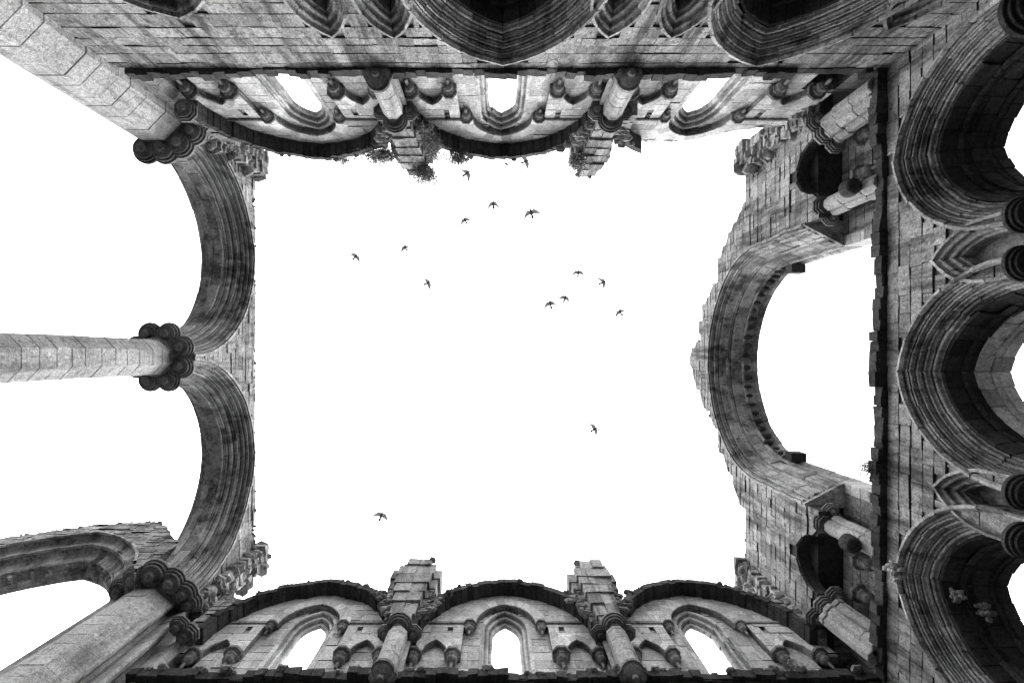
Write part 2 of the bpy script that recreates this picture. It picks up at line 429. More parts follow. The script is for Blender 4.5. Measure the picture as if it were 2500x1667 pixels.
    A.build('window_wall_core', 'joint', root); AB.build('window_wall', 'pale', root)
    B.build('blind_arcade_core', 'joint', root); BB.build('blind_arcade_wall', 'pale', root)
    # dark wall arches on the room face
    for c, t0, t1 in arches:
        v = MB(); prof = [(.26, .02), (.24, -.02), (.0, -.03), (0, .46)]
        if t0: sweep(v, F, c, 13.55, 2.5, 2.78, prof, 13.55, .22, .03, .028, (1, 0), t0)
        if t1: sweep(v, F, c, 13.55, 2.5, 2.78, prof, 13.55, .22, .03, .028, (0, 1), t1)
        kp = (lambda p: True) if t1 else ((lambda p: p[0] < c - 1.3) if t0 < 1 else (lambda p: p[0] <= c))
        ring_core(v, F, c, 13.55, 2.5, 2.78, .035, .24, 13.55, .0, .45, kp)
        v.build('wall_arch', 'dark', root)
    return
def vault_shaft(root, F, s, top=True, spring_h=17.0, wide=1.7):
    TR[:] = [.88, 1.1]; sh = MB(); h = STR + .12
    while h < 13.15:
        e = min(h + R.uniform(.38, .6), 13.25)
        lathe(sh, F, s + R.uniform(-.01, .01), h, -.02, [(.262, 0), (.275, .015), (.275, e - h - .015), (.262, e - h)], 8, rot=math.pi / 8, smooth=False)
        h = e
    box(sh, F, s - .34, s + .34, STR + .1, 13.3, .16, .24); box(sh, F, s - .34, s + .34, STR + .1, 13.3, .5, .6)
    p = sh.build('vault_shaft', 'shaft', root); TR[:] = [.66, 1.28]
    q = MB(); box(q, F, s - .05, s + .05, STR + .1, 13.3, .24, .5); box(q, F, s - .34, s + .34, 13.1, 13.3, .245, .495); q.build('passage_recess', 'recess_shade', p)  # near-black septum and soffit added to stand for the passage shade
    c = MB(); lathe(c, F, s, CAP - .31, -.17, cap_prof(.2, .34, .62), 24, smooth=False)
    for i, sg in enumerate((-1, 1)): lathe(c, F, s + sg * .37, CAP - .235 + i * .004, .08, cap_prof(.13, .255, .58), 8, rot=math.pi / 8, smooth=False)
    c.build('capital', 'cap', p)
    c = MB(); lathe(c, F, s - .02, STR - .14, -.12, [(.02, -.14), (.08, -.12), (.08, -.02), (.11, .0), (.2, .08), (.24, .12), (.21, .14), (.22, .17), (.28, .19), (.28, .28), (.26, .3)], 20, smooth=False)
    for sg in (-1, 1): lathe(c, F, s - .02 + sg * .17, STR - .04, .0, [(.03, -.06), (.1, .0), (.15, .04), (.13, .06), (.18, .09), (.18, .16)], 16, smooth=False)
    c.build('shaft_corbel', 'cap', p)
    # broken vault springer, spreading upwards
    q = MB(); h = CAP - .05; n = 7; H = spring_h - h; off = R.uniform(-.05, .05)
    for i in range(n):
        e = h + H / n * R.uniform(.85, 1.15) if i < n - 1 else spring_h; t = (i + .5) / n
        ww = .38 + (wide / 2 - .38) * t; fw = -.14 - .26 * t
        if i == n - 1: ww *= .6; off = R.uniform(-.05, .1)
        box(q, F, s - ww + off + R.uniform(-.04, .04), s + ww + off + R.uniform(-.04, .04), h + .004, e - .004, fw + .2, .46, .015)
        for k in range(2):
            a = s + off - ww * .72 + ww * .72 * k; box(q, F, a + .003, a + ww * .72 - .003, h + .006, e - .006, fw + R.uniform(-.03, .03), fw + .3, .014)
        h = e
    rubble_line(q, F, [(s + off - ww, spring_h), (s + off + ww, spring_h)], -.35, .4, .12, 1, .02)
    q.build('vault_springer', 'wall', root)
    q = MB()
    for k in range(46):
        sg = R.choice((-1, 1)); t = R.random(); x = s + sg * (.35 + R.random() * (.25 + .65 * t)); rock(q, F, x, 14.2 + 1.5 * t, R.uniform(-.06, .05), R.uniform(.07, .2), R.uniform(.03, .07), R.uniform(.06, .14))
    q.build('springer_rubble', 'rubble', root)
def ragged(mb, F, s, h0, h1, w0, w1, f0, f1, back=.5):
    h = h0
    while h < h1:
        e = h + R.uniform(.12, .26); t = (h - h0) / (h1 - h0); ww = w0 + (w1 - w0) * t; x = s - ww * R.uniform(.8, 1.1)
        while x < s + ww:
            l = R.uniform(.2, .5); f = f0 + (f1 - f0) * t * R.uniform(.5, 1.2)
            if R.random() < .45: rock(mb, F, x + l / 2, (h + e) / 2, f + .2, l * .62, (e - h) * .55, .26)
            else: box(mb, F, x, min(x + l, s + ww * 1.1), h, e - .012, f, back, .035)
            x += l
        if R.random() < .6: rock(mb, F, s + R.uniform(-ww, ww), e, f0 + (f1 - f0) * t * .8, .12, .06, .14)
        h = e

# ================================================================== TOP WALL
YT = 6.61; FT = fr_top(YT)
top = thing('ruined_wall', 'long ruined abbey wall across the top with one deep central arch, lancets below and leafy tufts on its broken crest', 'wall', (0, -YT, 0))
DL = .12   # lower face sits back under the string course
def big_orders(DL):
    out = [[(.80, DL + .02), (.80, DL - .09), (.73, DL - .11), (.69, DL - .05), (.72, DL + .02)],
           slot(.64, DL + .02) + rolls((.63, DL + .05), (.57, DL + .11), 1, .035, .3), slot(.57, DL + .11) + rolls((.56, DL + .15), (.50, DL + .21), 1, .035, .3), slot(.50, DL + .21) + rolls((.49, DL + .25), (.43, DL + .31), 1, .035, .3) + [(.41, DL + .32)],
           slot(.40, DL + .33) + rolls((.38, DL + .36), (.28, DL + .44), 1, .035, .8)]
    inn = [[(.27, DL + .44), (.22, DL + .46), (.18, DL + .62), (.17, DL + .78)], rolls((.17, DL + .78), (.08, DL + .98), 1, .04, .6),
           [(.08, DL + .98), (.05, DL + 1.1), (.04, DL + 1.28)], rolls((.04, DL + 1.28), (0, DL + 1.42), 1, .03, .5) + [(-.02, DL + 1.65), (.8, DL + 1.65)]]
    return out, inn
def big_core(root, F, c, h, a, b, DL, leg=3.0):
    m = MB(); ring_core(m, F, c, h, a, b, .42, .80, leg, DL + .44, DL + 1.6); ring_core(m, F, c, h, a, b, .22, .45, leg, DL + .84, DL + 1.59)
    ring_core(m, F, c, h, a, b, .07, .3, leg, DL + 1.3, DL + 1.62); m.build('arch_core', 'recess_shade', root)
hb = 8.42; bigs = [(.16, hb), (5.95, hb + .03)]
lanc = [(-3.43, 9.19), (-2.14, 9.2), (2.37, 9.18), (3.69, 9.2), (8.05, 8.95)]
s0, s1 = -9.3, 9.3
holes_big = [arch_loop(c, h, 1.25, 2.0, .76, 0.5, 14) for c, h in bigs] + [arch_loop(-6.25, 8.0, .75, 1.2, .5, 0.5, 12)]
holes_lan = [arch_loop(c, h, .27, .75, .29, 5.0, 8) for c, h in lanc]
outer = [(s0, -1.6), (s1, -1.6), (s1, STR), (s0, STR)]
m = MB(); prism(m, FT, outer, holes_big + holes_lan, DL + .04, DL + .5); prism(m, FT, outer, holes_big, DL + .5, DL + 1.6); m.build('wall_core', 'joint', top)
m = MB(); ashlar(m, FT, outer, holes_big + holes_lan, 5.5, STR, (.25, .40), (.45, 1.05), .016, .06, .011, .006, d=DL); m.build('lower_masonry', 'wall', top)
for c, h in bigs:
    big_core(top, FT, c, h, 1.25, 2.0, DL); o_, i_ = big_orders(DL); orders(top, 'moulded_arch', 'arch', FT, c, h, 1.25, 2.0, o_, 3.0, groove=.016, jit=.010)
    orders(top, 'arch_reveal', 'recess_shade', FT, c, h, 1.25, 2.0, i_, 3.0, groove=.02, jit=.012)  # inner orders near-black: shade of the deep reveal painted in
m = MB(); pf = [(.52, DL + .02), (.52, DL - .06), (.46, DL - .07)] + rolls((.44, DL), (0, DL + .7), 4, .045, .9) + [(0, DL + 1.65), (.5, DL + 1.65)]
sweep(m, FT, -6.25, 8.0, .75, 1.2, pf, 3.0, .3, .02, .008); m.build('moulded_arch', 'arch', top)
lan_prof = [(.31, DL + .02), (.31, DL - .06), (.25, DL - .07), (.24, DL)] + rolls((.22, DL + .02), (0, DL + .22), 2, .035, .9) + [(0, DL + .5)]
for c, h in lanc:
    m = MB(); sweep(m, FT, c, h, .27, .75, lan_prof, 6.0, .28, .014, .005); m.build('blind_lancet', 'wall', top); m = MB(); box(m, FT, c - .5, c + .5, 5, h + 1.0, DL + .46, DL + .49); m.build('niche_back', 'recess_shade', top)  # dark back panel: black crust and the hollow's shade in one colour
# aisle roof and outer wall behind the arches
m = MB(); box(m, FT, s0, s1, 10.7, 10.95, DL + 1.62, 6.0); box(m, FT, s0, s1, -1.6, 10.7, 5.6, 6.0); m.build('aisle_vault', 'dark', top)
def string_course(root, F, s0, s1, nose, h=STR, gaps=0.12, back=.5, thick=.24, jit=.02):
    m = MB(); s = s0; box(m, F, s0, s1, h + .04, h + thick - .03, nose + .13, back - .02)
    while s < s1:
        L_ = R.uniform(.35, 1.1); e = min(s + L_, s1)
        p = R.uniform(-.02, .05) if R.random() > gaps else R.uniform(.07, .16)
        n = max(1, int((e - s) / .22)); 
        for i in range(n):
            a = s + (e - s) * i / n; b = s + (e - s) * (i + 1) / n
            box(m, F, a, b, h + R.uniform(-.02, .02), h + thick, nose + p + R.uniform(-jit, jit), back, jit * .5)
        s = e
    m.build('string_course', 'dark', root)  # near-black stone carries the shade under the ledge
string_course(top, FT, -8.7, 8.8, -.02, gaps=.3, jit=.04)
baysT = [.2 - 5.9, .2, .2 + 5.9]
clerestory(top, FT, baysT, None, [(.2 - 5.9, 1, 1), (.2, 1, 1), (.2 + 5.9, .42, 0)], (-8.6, 9.9), True, [(-8.5, -8.05), (8.3, 9.2)])
for s, hh, wd in ((-2.75, 17.0, 1.35), (3.15, 17.2, 1.35)): vault_shaft(top, FT, s, True, hh, wd)
def crest(root, F, pts, d0, d1, arch_list, mat='wall'):
    """front wall above the wall arches: jagged outline following the arches"""
    top_pts = jag(pts, .25, .07)
    holes = []
    lo = []
    for c in arch_list:
        P = [(c + p[0], 13.55 + p[1]) for p in (arch_pt(2.5, 2.78, .2, i / 10, -1) for i in range(11))]
        P += [(c + p[0], 13.55 + p[1]) for p in (arch_pt(2.5, 2.78, .2, 1 - i / 10, 1) for i in range(1, 11))]
        lo += P
    lo = [p for p in lo if pts[0][0] <= p[0] <= pts[-1][0]]
    poly = [(pts[0][0], 13.5)] + lo + [(pts[-1][0], 13.5)] + list(reversed(top_pts))
    m = MB(); prism(m, F, poly, [], d0, d1); m.build('crest_core', mat, root)
    m = MB(); ashlar(m, F, poly, [], 13.5, 17.4, (.14, .26), (.2, .55), .05, .06, .01, .012, d=d0); m.build('crest_masonry', 'rubble', root)
    m = MB(); rubble_line(m, F, top_pts, d0 - .02, d1 - .05, .10, 1.7, .02); m.build('crest_rubble', 'rubble', root)
def arch_crest(c, lo=.24, val=15.0):
    P = []
    for i in range(4, 11):
        x, z = arch_pt(2.5, 2.78, lo, i / 10, -1); P.append((c + x, max(val, 13.55 + z)))
    for i in range(1, 7):
        x, z = arch_pt(2.5, 2.78, lo, 1 - i / 10, 1); P.append((c + x, max(val, 13.55 + z)))
    return P
cb = [-8.6 + .001]
ptsT = [(-8.6, 15.2)] + arch_crest(.2 - 5.9) + [(-2.75, 15.3)] + arch_crest(.2) + [(3.2, 15.3), (3.9, 14.9)]
crest(top, FT, ptsT, .0, .44, [.2 - 5.9, .2])

# ================================================================== BOTTOM WALL
YB = 7.54; FB = fr_bot(YB)
bot = thing('ruined_wall', 'ruined abbey wall along the bottom edge with three complete dark wall arches over lancet windows', 'wall', (0, YB, 0))
outer = [(-9.3, -1.6), (9.3, -1.6), (9.3, STR), (-9.3, STR)]
m = MB(); prism(m, FB, outer, [], DL + .04, DL + 1.6); m.build('wall_core', 'joint', bot)
m = MB(); ashlar(m, FB, outer, [], 8.5, STR, d=DL); m.build('lower_masonry', 'wall', bot)
string_course(bot, FB, -8.7, 9.3, -.06, h=STR + .05, gaps=.3, jit=.035)
baysB = [.3 - 5.88, .3, .3 + 5.88]
clerestory(bot, FB, baysB, None, [(c, 1, 1) for c in baysB], (-8.6, 10.0), False, [(-8.55, -7.95), (8.5, 9.8)])
for s, hh, wd in ((-2.64, 17.35, 2.0), (3.24, 17.25, 1.8)): vault_shaft(bot, FB, s, True, hh, wd)
ptsB = [(-8.55, 15.5)] + arch_crest(baysB[0]) + [(-2.64, 15.6)] + arch_crest(baysB[1]) + [(3.24, 15.6)] + arch_crest(baysB[2]) + [(9.1, 16.0)]
crest(bot, FB, ptsB, .0, .44, baysB)
m = MB()
for i in range(90):
    s = R.uniform(-8.5, 8.8); z = R.uniform(.05, .14); rock(m, FB, s, STR + .26 + z * .3, R.uniform(-.02, .2), z * 1.3, z * .6, z)
m.build('ledge_rubble', 'rubble', bot)

# ================================================================== RIGHT GABLE WALL
XR = 8.96; FR = fr_right(XR); DR = .2
gab = thing('gable_wall', 'stepped ruined end wall on the right pierced by one tall round headed arch', 'wall', (XR, 0, 0))
yc = .25
outer = [(-8.6, -1.6), (9.2, -1.6), (9.2, STR), (-8.6, STR)]
bigR = [(.34, 8.72), (-4.42, 8.84), (4.86, 8.77)]
lanR = [(-1.98, 9.15), (2.73, 9.1), (-7.0, 9.0)]
hbR = [arch_loop(c, h, 1.3, 1.6, .76, .5, 14) for c, h in bigR]
hlR = [arch_loop(c, h, .3, .75, .3, 8.2, 8) for c, h in lanR[:2]]
m = MB(); prism(m, FR, outer, hbR + hlR, DR + .04, DR + .5); prism(m, FR, outer, hbR, DR + .5, DR + 1.6); m.build('wall_core', 'joint', gab)
m = MB(); ashlar(m, FR, outer, hbR + hlR, 5.5, STR, (.25, .38), (.35, .8), .02, .06, .012, .008, d=DR); m.build('lower_masonry', 'wall', gab)
for c, h in bigR:
    big_core(gab, FR, c, h, 1.3, 1.6, DR); o_, i_ = big_orders(DR); orders(gab, 'moulded_arch', 'arch', FR, c, h, 1.3, 1.6, o_, 3.0, groove=.016, jit=.012)
    orders(gab, 'arch_reveal', 'recess_shade', FR, c, h, 1.3, 1.6, i_[:2] if c == .34 else i_, 3.0, groove=.02, jit=.014)  # reveal shade painted in, only on the first orders of the middle arch
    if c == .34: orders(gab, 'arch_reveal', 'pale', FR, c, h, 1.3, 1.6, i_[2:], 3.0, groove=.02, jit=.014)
for c, h in lanR[:2]:
    m = MB(); sweep(m, FR, c, h, .3, .75, [(p[0], p[1] - DL + DR) for p in lan_prof], 8.2, .28, .014, .006); m.build('blind_lancet', 'arch', gab)
    for sg in (-1, 1):
        m = MB(); lathe(m, FR, c + sg * .41, 8.14, DR - .2, cap_prof(.16, .31, .5), 28, smooth=False); m.build('capital', 'dark', gab)  # capital coloured near-black for the shade on its underside
        m = MB(); lathe(m, FR, c + sg * .41, 3.0, DR - .2, [(.12, 0), (.12, 5.2)], 12); m.build('shaft', 'cap', gab)
m = MB(); lathe(m, FR, -5.75, 7.9, DR - .3, cap_prof(.25, .42, .6), 28, smooth=False); m.build('capital', 'dark', gab)  # underside shade in the colour here too
string_course(gab, FR, -6.75, 8.2, -.02, gaps=.35, jit=.04)
# upper stage: front leaf, body and back skin
aR, bR, hR = 3.4, 3.15, 16.9
skyl = [(-7.6, 17.7), (-6.54, 17.6), (-5.5, 17.8), (-5.24, 18.1), (-4.7, 19.0), (-3.9, 19.8), (-2.9, 20.4), (-2.2, 21.3), (-1.5, 21.6), (-.6, 22.1), (-.3, 22.6), (.2, 22.8),
        (.6, 22.2), (1.1, 21.9), (2.0, 21.1), (2.6, 20.3), (2.9, 19.8), (3.9, 19.3), (4.5, 18.6), (5.5, 17.7), (8.2, 17.5)]
def steps(p):
    o = [p[0]]
    for (a, b), (c, e) in zip(p, p[1:]):
        n = max(1, int(abs(e - b) / .3))
        for i in range(n):
            x0 = a + (c - a) * (i + 1) / n; y0 = b + (e - b) * i / n; y1 = b + (e - b) * (i + 1) / n
            if e > b: o += [(x0 - .03, y0 + R.uniform(-.02, .02)), (x0, y1)]
            else: o += [(x0 - .03, y0 + R.uniform(-.02, .02)), (x0, y1)]
    return o
sk = steps(skyl)
arch_out = arch_loop(yc, hR, aR, bR, .66, 14.0, 18)
def side_open(c, sgn):
    P = [(c + p[0], 13.75 + p[1]) for p in (arch_pt(.8, .95, 0, i / 8, -1) for i in range(9))]
    P += [(c + p[0], 13.75 + p[1]) for p in (arch_pt(.8, .95, 0, 1 - i / 8, 1) for i in range(1, 9))]
    return P
front = [(-7.6, 13.6)] + side_open(-5.35, -1) + [(-4.3, 13.6)] + [p for p in arch_out] + [(4.75, 13.6)] + side_open(5.85, 1) + [(8.2, 13.6)] + list(reversed(sk))
front = [(a, b if not (abs(b - 14.0) < 1e-6) else 13.6) for a, b in front]
m = MB(); prism(m, FR, front, [], .04, .42); m.build('upper_core', 'dark', gab); m = MB()  # dark core: shade of the side openings' soffits put into its colour
body = [(-7.6, 14.3), (arch_out[0][0], 14.3)] + arch_out[1:-1] + [(arch_out[-1][0], 14.3), (8.2, 14.3)] + [(a, b - .05) for a, b in reversed(sk)]
prism(m, FR, body, [], .42, 1.16); m.build('passage_ceiling', 'recess_shade', gab); m = MB()  # ceiling shade painted in as near-black stone
ao = arch_loop(yc, hR, aR, bR, .1, 11.0, 18)
prism(m, FR, [(-8.6, 11.0)] + ao + [(9.3, 11.0), (9.3, 14.5), (8.2, 14.5)] + [(a, b - .1) for a, b in reversed(sk)] + [(-7.6, 14.5), (-8.6, 14.5)], [], 1.16, 1.7)
m.build('back_leaf', 'wall', gab)
m = MB(); ashlar(m, FR, front, [], 13.62, 23, (.17, .3), (.25, .7), .03, .06, .01, .01, d=0.0); m.build('upper_masonry', 'wall', gab)
m = MB(); ashlar(m, FR, [(-7.6, 11.0)] + ao + [(8.2, 11.0)] + [(8.2, 14.3), (-7.6, 14.3)], [], 11.6, 14.28, (.25, .38), (.35, .8), .01, .05, .008, .004, d=1.12) if False else None
if m.v: pass
bs = MB()
for a0, a1 in ((-7.5, yc - aR - .02), (yc + aR + .02, 8.1)):
    ashlar(bs, FR, [(a0, 11.5), (a1, 11.5), (a1, 14.29), (a0, 14.29)], [], 11.5, 14.29, (.25, .38), (.35, .8), .01, .05, .008, .004, d=1.12)
bs.build('passage_masonry', 'wall', gab)
m = MB()
gp = [[(.70, .03), (.68, -.06), (.60, -.07)] + slot(.60, -.05) + rolls((.59, -.01), (.52, .10), 1, .045, .3), slot(.52, .10) + rolls((.51, .14), (.42, .26), 1, .045, .3),
      slot(.42, .26) + [(.36, .31), (.32, .50), (.29, .58)], rolls((.29, .58), (.22, .68), 1, .03, .6), slot(.22, .68) + [(.16, .73), (.10, .95), (.07, 1.08)],
      [(.07, 1.08), (.0, 1.10), (-.02, 1.14), (.0, 1.18), (.07, 1.22), (.08, 1.5), (.02, 1.56), (0, 1.60), (0, 1.72), (.2, 1.72)]]
m = MB(); ring_core(m, FR, yc, hR, aR, bR, .36, .70, 14.31, .5, 1.6); ring_core(m, FR, yc, hR, aR, bR, .12, .40, 14.31, 1.2, 1.68); m.build('arch_core', 'arch', gab)
orders(gab, 'great_arch', 'arch', FR, yc, hR, aR, bR, gp, 14.3, vl=.42, groove=.014, jit=.012)
m = MB(); sweep(m, FR, yc, 11.0 + .5, aR, .1, [(.0, 1.1), (0, 1.72)], 11.0, .3) if False else None
m = MB()
for sg in (-1, 1):      # lintel closing the passage mouth on the splayed jamb
    P = [(yc + sg * (aR + .74), -.03), (yc + sg * (aR + .62), -.05), (yc + sg * (aR + .02), 1.1), (yc + sg * (aR + .02), 1.16), (yc + sg * (aR + .74), 1.16)]
    V = [FR(a, 14.18, d) for a, d in P] + [FR(a, 14.36, d) for a, d in P]; m.add(V, [(0, 1, 2, 3, 4), (5, 6, 7, 8, 9)] + [(i, (i + 1) % 5, 5 + (i + 1) % 5, 5 + i) for i in range(5)])
m.build('passage_lintel', 'arch', gab)
m = MB()
for sg in (-1, 1):
    h = 11.4
    while h < 14.3:
        box(m, FR, yc + sg * aR - (0 if sg > 0 else .3), yc + sg * aR + (.3 if sg > 0 else 0), h + .01, min(h + .36, 14.3) - .01, 1.1, 1.72, .006); h += .36
m.build('arch_jamb', 'pale', gab)
# broken cusps along the innermost order
m = MB()
for sd in (-1, 1):
    for i in range(13):
        tau = .06 + .93 * (i + .5) / 13; x, z = arch_pt(aR, bR, -.03, tau, sd)
        rock(m, FR, yc + x, hR + z, 1.28 + R.uniform(-.05, .05), R.uniform(.06, .12), R.uniform(.06, .12), R.uniform(.08, .2))
    x, z = arch_pt(aR, bR, 0, .02, sd)
    a, b = sorted((yc + x, yc + x - sd * .3)) ; box(m, FR, a, b, hR + .0, hR + .35, 1.2, 1.72, .02)
m.build('cusp_stones', 'dark', gab)
m = MB(); rubble_line(m, FR, [(a, b) for a, b in sk], .05, 1.1, .10, 1.2, .04); m.build('crest_rubble', 'rubble', gab)
# shafts and capital clusters of the upper stage
def cluster(root, F, s, d, lobes, shaft_h0=STR + .15, r=.24, name='clustered_shaft', capz=13.75):
    TR[:] = [.62, .82]; sh = MB()
    h = shaft_h0
    while h < capz - .35:
        e = min(h + R.uniform(.4, .8), capz - .3); jo = R.uniform(-.03, .03)
        for (ds, dd, rs, rc) in lobes: lathe(sh, F, s + ds * .62 + jo, h + .006, d + dd * .62 + jo, [(rs * .97, 0), (rs * 1.03, .02), (rs * 1.03, e - h - .03), (rs * .97, e - h - .012)], 8, rot=math.pi / 8, smooth=False)
        h = e
    p = sh.build(name, 'shaft', root); TR[:] = [.66, 1.28]
    c = MB()
    for i, (ds, dd, rs, rc) in enumerate(lobes):
        H = .6; lathe(c, F, s + ds, capz - .92 * rc + i * .004, d + dd, cap_prof(rs * .8, rc, H), 8, rot=math.pi / 8, smooth=False)
    c.build('capital', 'cap', p)
for a, b, q in ((-4.15, -6.2, 1), (4.65, 7.0, -1)):
    cluster(gab, FR, a, .18, [(0, 0, .2, .32), (-.02 * q, .38, .14, .27), (.3 * q, .2, .13, .25)])
    cluster(gab, FR, b, .22, [(0, 0, .24, .34), (-.3 * q, -.26, .18, .30), (.28 * q, .3, .18, .30)])
for s_ in (-4.95, 5.6, -6.0, 6.5):
    m = MB(); lathe(m, FR, s_, 13.0, 1.02, corbel_prof(.26, .5), 8, rot=math.pi / 8, smooth=False); m.build('corbel', 'cap', gab)
for s_, g_ in ((-4.15, 1), (4.65, 1)):
    m = MB(); lathe(m, FR, s_, STR + .5, -.18, [(.14, 0), (.2, .04), (.17, .1), (.22, .16), (.19, .22), (.22, .28), (.16, .34)], 18); m.build('shaft_ring', 'dark', gab)
for sg, y0 in ((-1, -7.0), (1, 7.75)):
    m = MB(); ragged(m, FR, y0, 13.9, 17.7, .3, .5, -.1, -.45); m.build('vault_springer', 'rubble', gab)
# carved leaves and bosses at the third lower arch
m = MB()
for k in range(26): rock(m, FR, 4.86 + R.gauss(0, .1), 11.15 + R.gauss(0, .1), DR - .12 + R.gauss(0, .03), R.uniform(.03, .08), R.uniform(.02, .06), R.uniform(.03, .08))
m.build('carved_leaves', 'shaft', gab)
for yy, dd, hh in ((5.05, .75, 10.35), (5.25, 1.05, 10.1)):
    m = MB()
    for k in range(22): rock(m, FR, yy + R.gauss(0, .07), hh + R.gauss(0, .07), dd + R.gauss(0, .06), R.uniform(.03, .07), R.uniform(.03, .06), R.uniform(.03, .07))
    m.build('carved_boss', 'wall', gab)

# ================================================================== LEFT ARCADE
XL = 8.77; FL = fr_left(XL)
arc = thing('arcade_wall', 'ruined arcade wall on the left with two wide moulded arches meeting over the round column', 'wall', (-XL, 0, 0))
hA, aA, bA = 14.28, 2.78, 2.92; CA = (-3.4, 3.5)
tp = jag([(-7.0, 17.92), (7.2, 17.92)], .35, .035)
def arc_under(o):
    lo = []
    for c in CA:
        P = [(c + p[0], hA + p[1]) for p in (arch_pt(aA, bA, o, i / 16, -1) for i in range(17))]
        P += [(c + p[0], hA + p[1]) for p in (arch_pt(aA, bA, o, 1 - i / 16, 1) for i in range(1, 17))]
        lo.append(P)
    # trim the overlap over the column
    mid = .5 * (CA[0] + CA[1])
    A = [p for p in lo[0] if p[0] < mid - .01]; B = [p for p in lo[1] if p[0] > mid + .01]
    return [(-7.0, A[0][1])] + A + B + [(7.2, B[-1][1])]
poly = arc_under(.58) + list(reversed(tp))
m = MB(); prism(m, FL, poly, [], .05, 1.85); m.build('spandrel_core', 'joint', arc)
m = MB(); ashlar(m, FL, poly, [], 14.3, 18.0, (.16, .3), (.3, .8), .03, .06, .01, .01, d=0.0); m.build('spandrel_masonry', 'wall', arc)
lp = [[(.64, .04), (.64, -.05), (.59, -.06)] + slot(.58, -.05) + rolls((.57, -.01), (.51, .07), 1, .04, .3), slot(.51, .07) + rolls((.50, .11), (.45, .19), 1, .042, .3), slot(.45, .19) + rolls((.44, .23), (.38, .31), 1, .042, .3),
      slot(.38, .31) + [(.35, .35), (.33, .39)], rolls((.32, .40), (.25, .50), 1, .055, .3), slot(.25, .50) + [(.22, .54), (.17, .56), (.15, .64)], slot(.15, .64) + rolls((.14, .68), (.06, .76), 1, .03, .3),
      [(.05, .77), (0, .80), (-.01, .95), (0, 1.1)], rolls((.0, 1.1), (.08, 1.20), 1, .03, .6) + [(.08, 1.22), (.1, 1.36), (.18, 1.38)], rolls((.18, 1.38), (.30, 1.5), 1, .05, .9), rolls((.32, 1.52), (.56, 1.82), 2, .05, .9) + [(.62, 1.9)]]
m = MB()
for c in CA:
    ring_core(m, FL, c, hA, aA, bA, .45, .62, hA, .44, 1.5); ring_core(m, FL, c, hA, aA, bA, .23, .46, hA, .78, 1.25)
m.build('arch_core', 'arch', arc)
for c in CA: orders(arc, 'moulded_arch', 'arch', FL, c, hA, aA, bA, lp, hA, vl=.5, groove=.012, jit=.008, sub=3)
m = MB(); rubble_line(m, FL, tp, .0, 1.8, .08, 1.3, .035); m.build('crest_rubble', 'rubble', arc)
for y0 in (-6.95, 7.3):
    m = MB(); ragged(m, FL, y0, 14.4, 18.0, .3, .45, -.15, -.45); m.build('vault_springer', 'rubble', arc)

# free column and end piers
TR[:] = [.86, 1.1]
def lobed_cap(root, F, s, d, R0, ring, rl, capz, n=8, rot=0.0):
    c = MB(); lathe(c, F, s, capz - .36, d, [(.50, 0), (.56, .03), (.52, .08), (.6, .2), (R0, .32), (R0, .36)], 24)
    for i in range(n):
        t = rot + 2 * math.pi * i / n
        lathe(c, F, s + ring * math.cos(t), capz - .92 * rl + i * .003, d + ring * math.sin(t), cap_prof(.2, rl, 1), 24, smooth=False)
        t += math.pi / n
        lathe(c, F, s + ring * .9 * math.cos(t), capz - .92 * rl * .6 + i * .003, d + ring * .9 * math.sin(t), cap_prof(.2, rl * .6, 1), 16, smooth=False)
    c.build('capital', 'cap', root)
XC = 9.74
col = thing('stone_column', 'tall pale free standing column with lobed black capital at the left edge', 'column', (-XC, .04, 0))
m = MB(); h = -1.6; FC = lambda s, h_, d: (-XC + d, .04 + s, h_)
while h < 13.95:
    e = min(h + R.uniform(.34, .5), 13.95); jx = R.uniform(-.008, .008)
    rr = .53
    lathe(m, FC, jx, h, 0, [(rr - .015, .0), (rr, .012), (rr, e - h - .012), (rr - .015, e - h)], 8, rot=math.pi / 8 + R.uniform(-.02, .02), smooth=False); h = e
m.build('shaft', 'shaft', col)
lobed_cap(col, FC, 0, 0, .85, .72, .34, hA + .02, 8, math.pi / 8)

# end piers
def pier(label, poly, capspots, cz, base, caplobe):
    root = thing('stone_pier', label, 'pier', base)
    m = MB(); h = -1.6
    F0 = lambda s, h_, d: (s, d, h_)
    while h < cz - .35:
        e = min(h + R.uniform(.36, .55), cz - .35); j = R.uniform(-.008, .008)
        cx = sum(p[0] for p in poly) / len(poly); cy = sum(p[1] for p in poly) / len(poly)
        def rg(k, hh): return [(cx + (x - cx) * k + j, cy + (y - cy) * k + j, hh) for x, y in poly]
        n = len(poly); V = rg(.985, h) + rg(1, h + .014) + rg(1, e - .014) + rg(.985, e); fs = [tuple(range(n)), tuple(range(3 * n, 4 * n))]
        for r in range(3):
            for i in range(n): fs.append((r * n + i, r * n + (i + 1) % n, (r + 1) * n + (i + 1) % n, (r + 1) * n + i))
        m.add(V, fs); h = e
    sh = m.build('shaft', 'shaft', root)
    c = MB()
    for i, (x, y, r0, r1) in enumerate(capspots): lathe(c, F0, x, cz - .92 * r1 + i * .004, y, cap_prof(r0 * .8, r1, .8), 24, smooth=False)
    V = [(x, y, cz - .3) for x, y in poly]
    n = len(poly); V += [(x, y, cz + .3) for x, y in poly]; c.add(V, [tuple(range(n)), tuple(range(n, 2 * n))] + [(i, (i + 1) % n, n + (i + 1) % n, n + i) for i in range(n)])
    c.build('capital', 'cap', root)
    for (x, y, r) in caplobe:
        k = MB(); lathe(k, F0, x, 13.0, y, cap_prof(r * .45, r * 1.1, .7), 8, rot=math.pi / 8, smooth=False); k.build('corner_capital', 'cap', root)
    return root
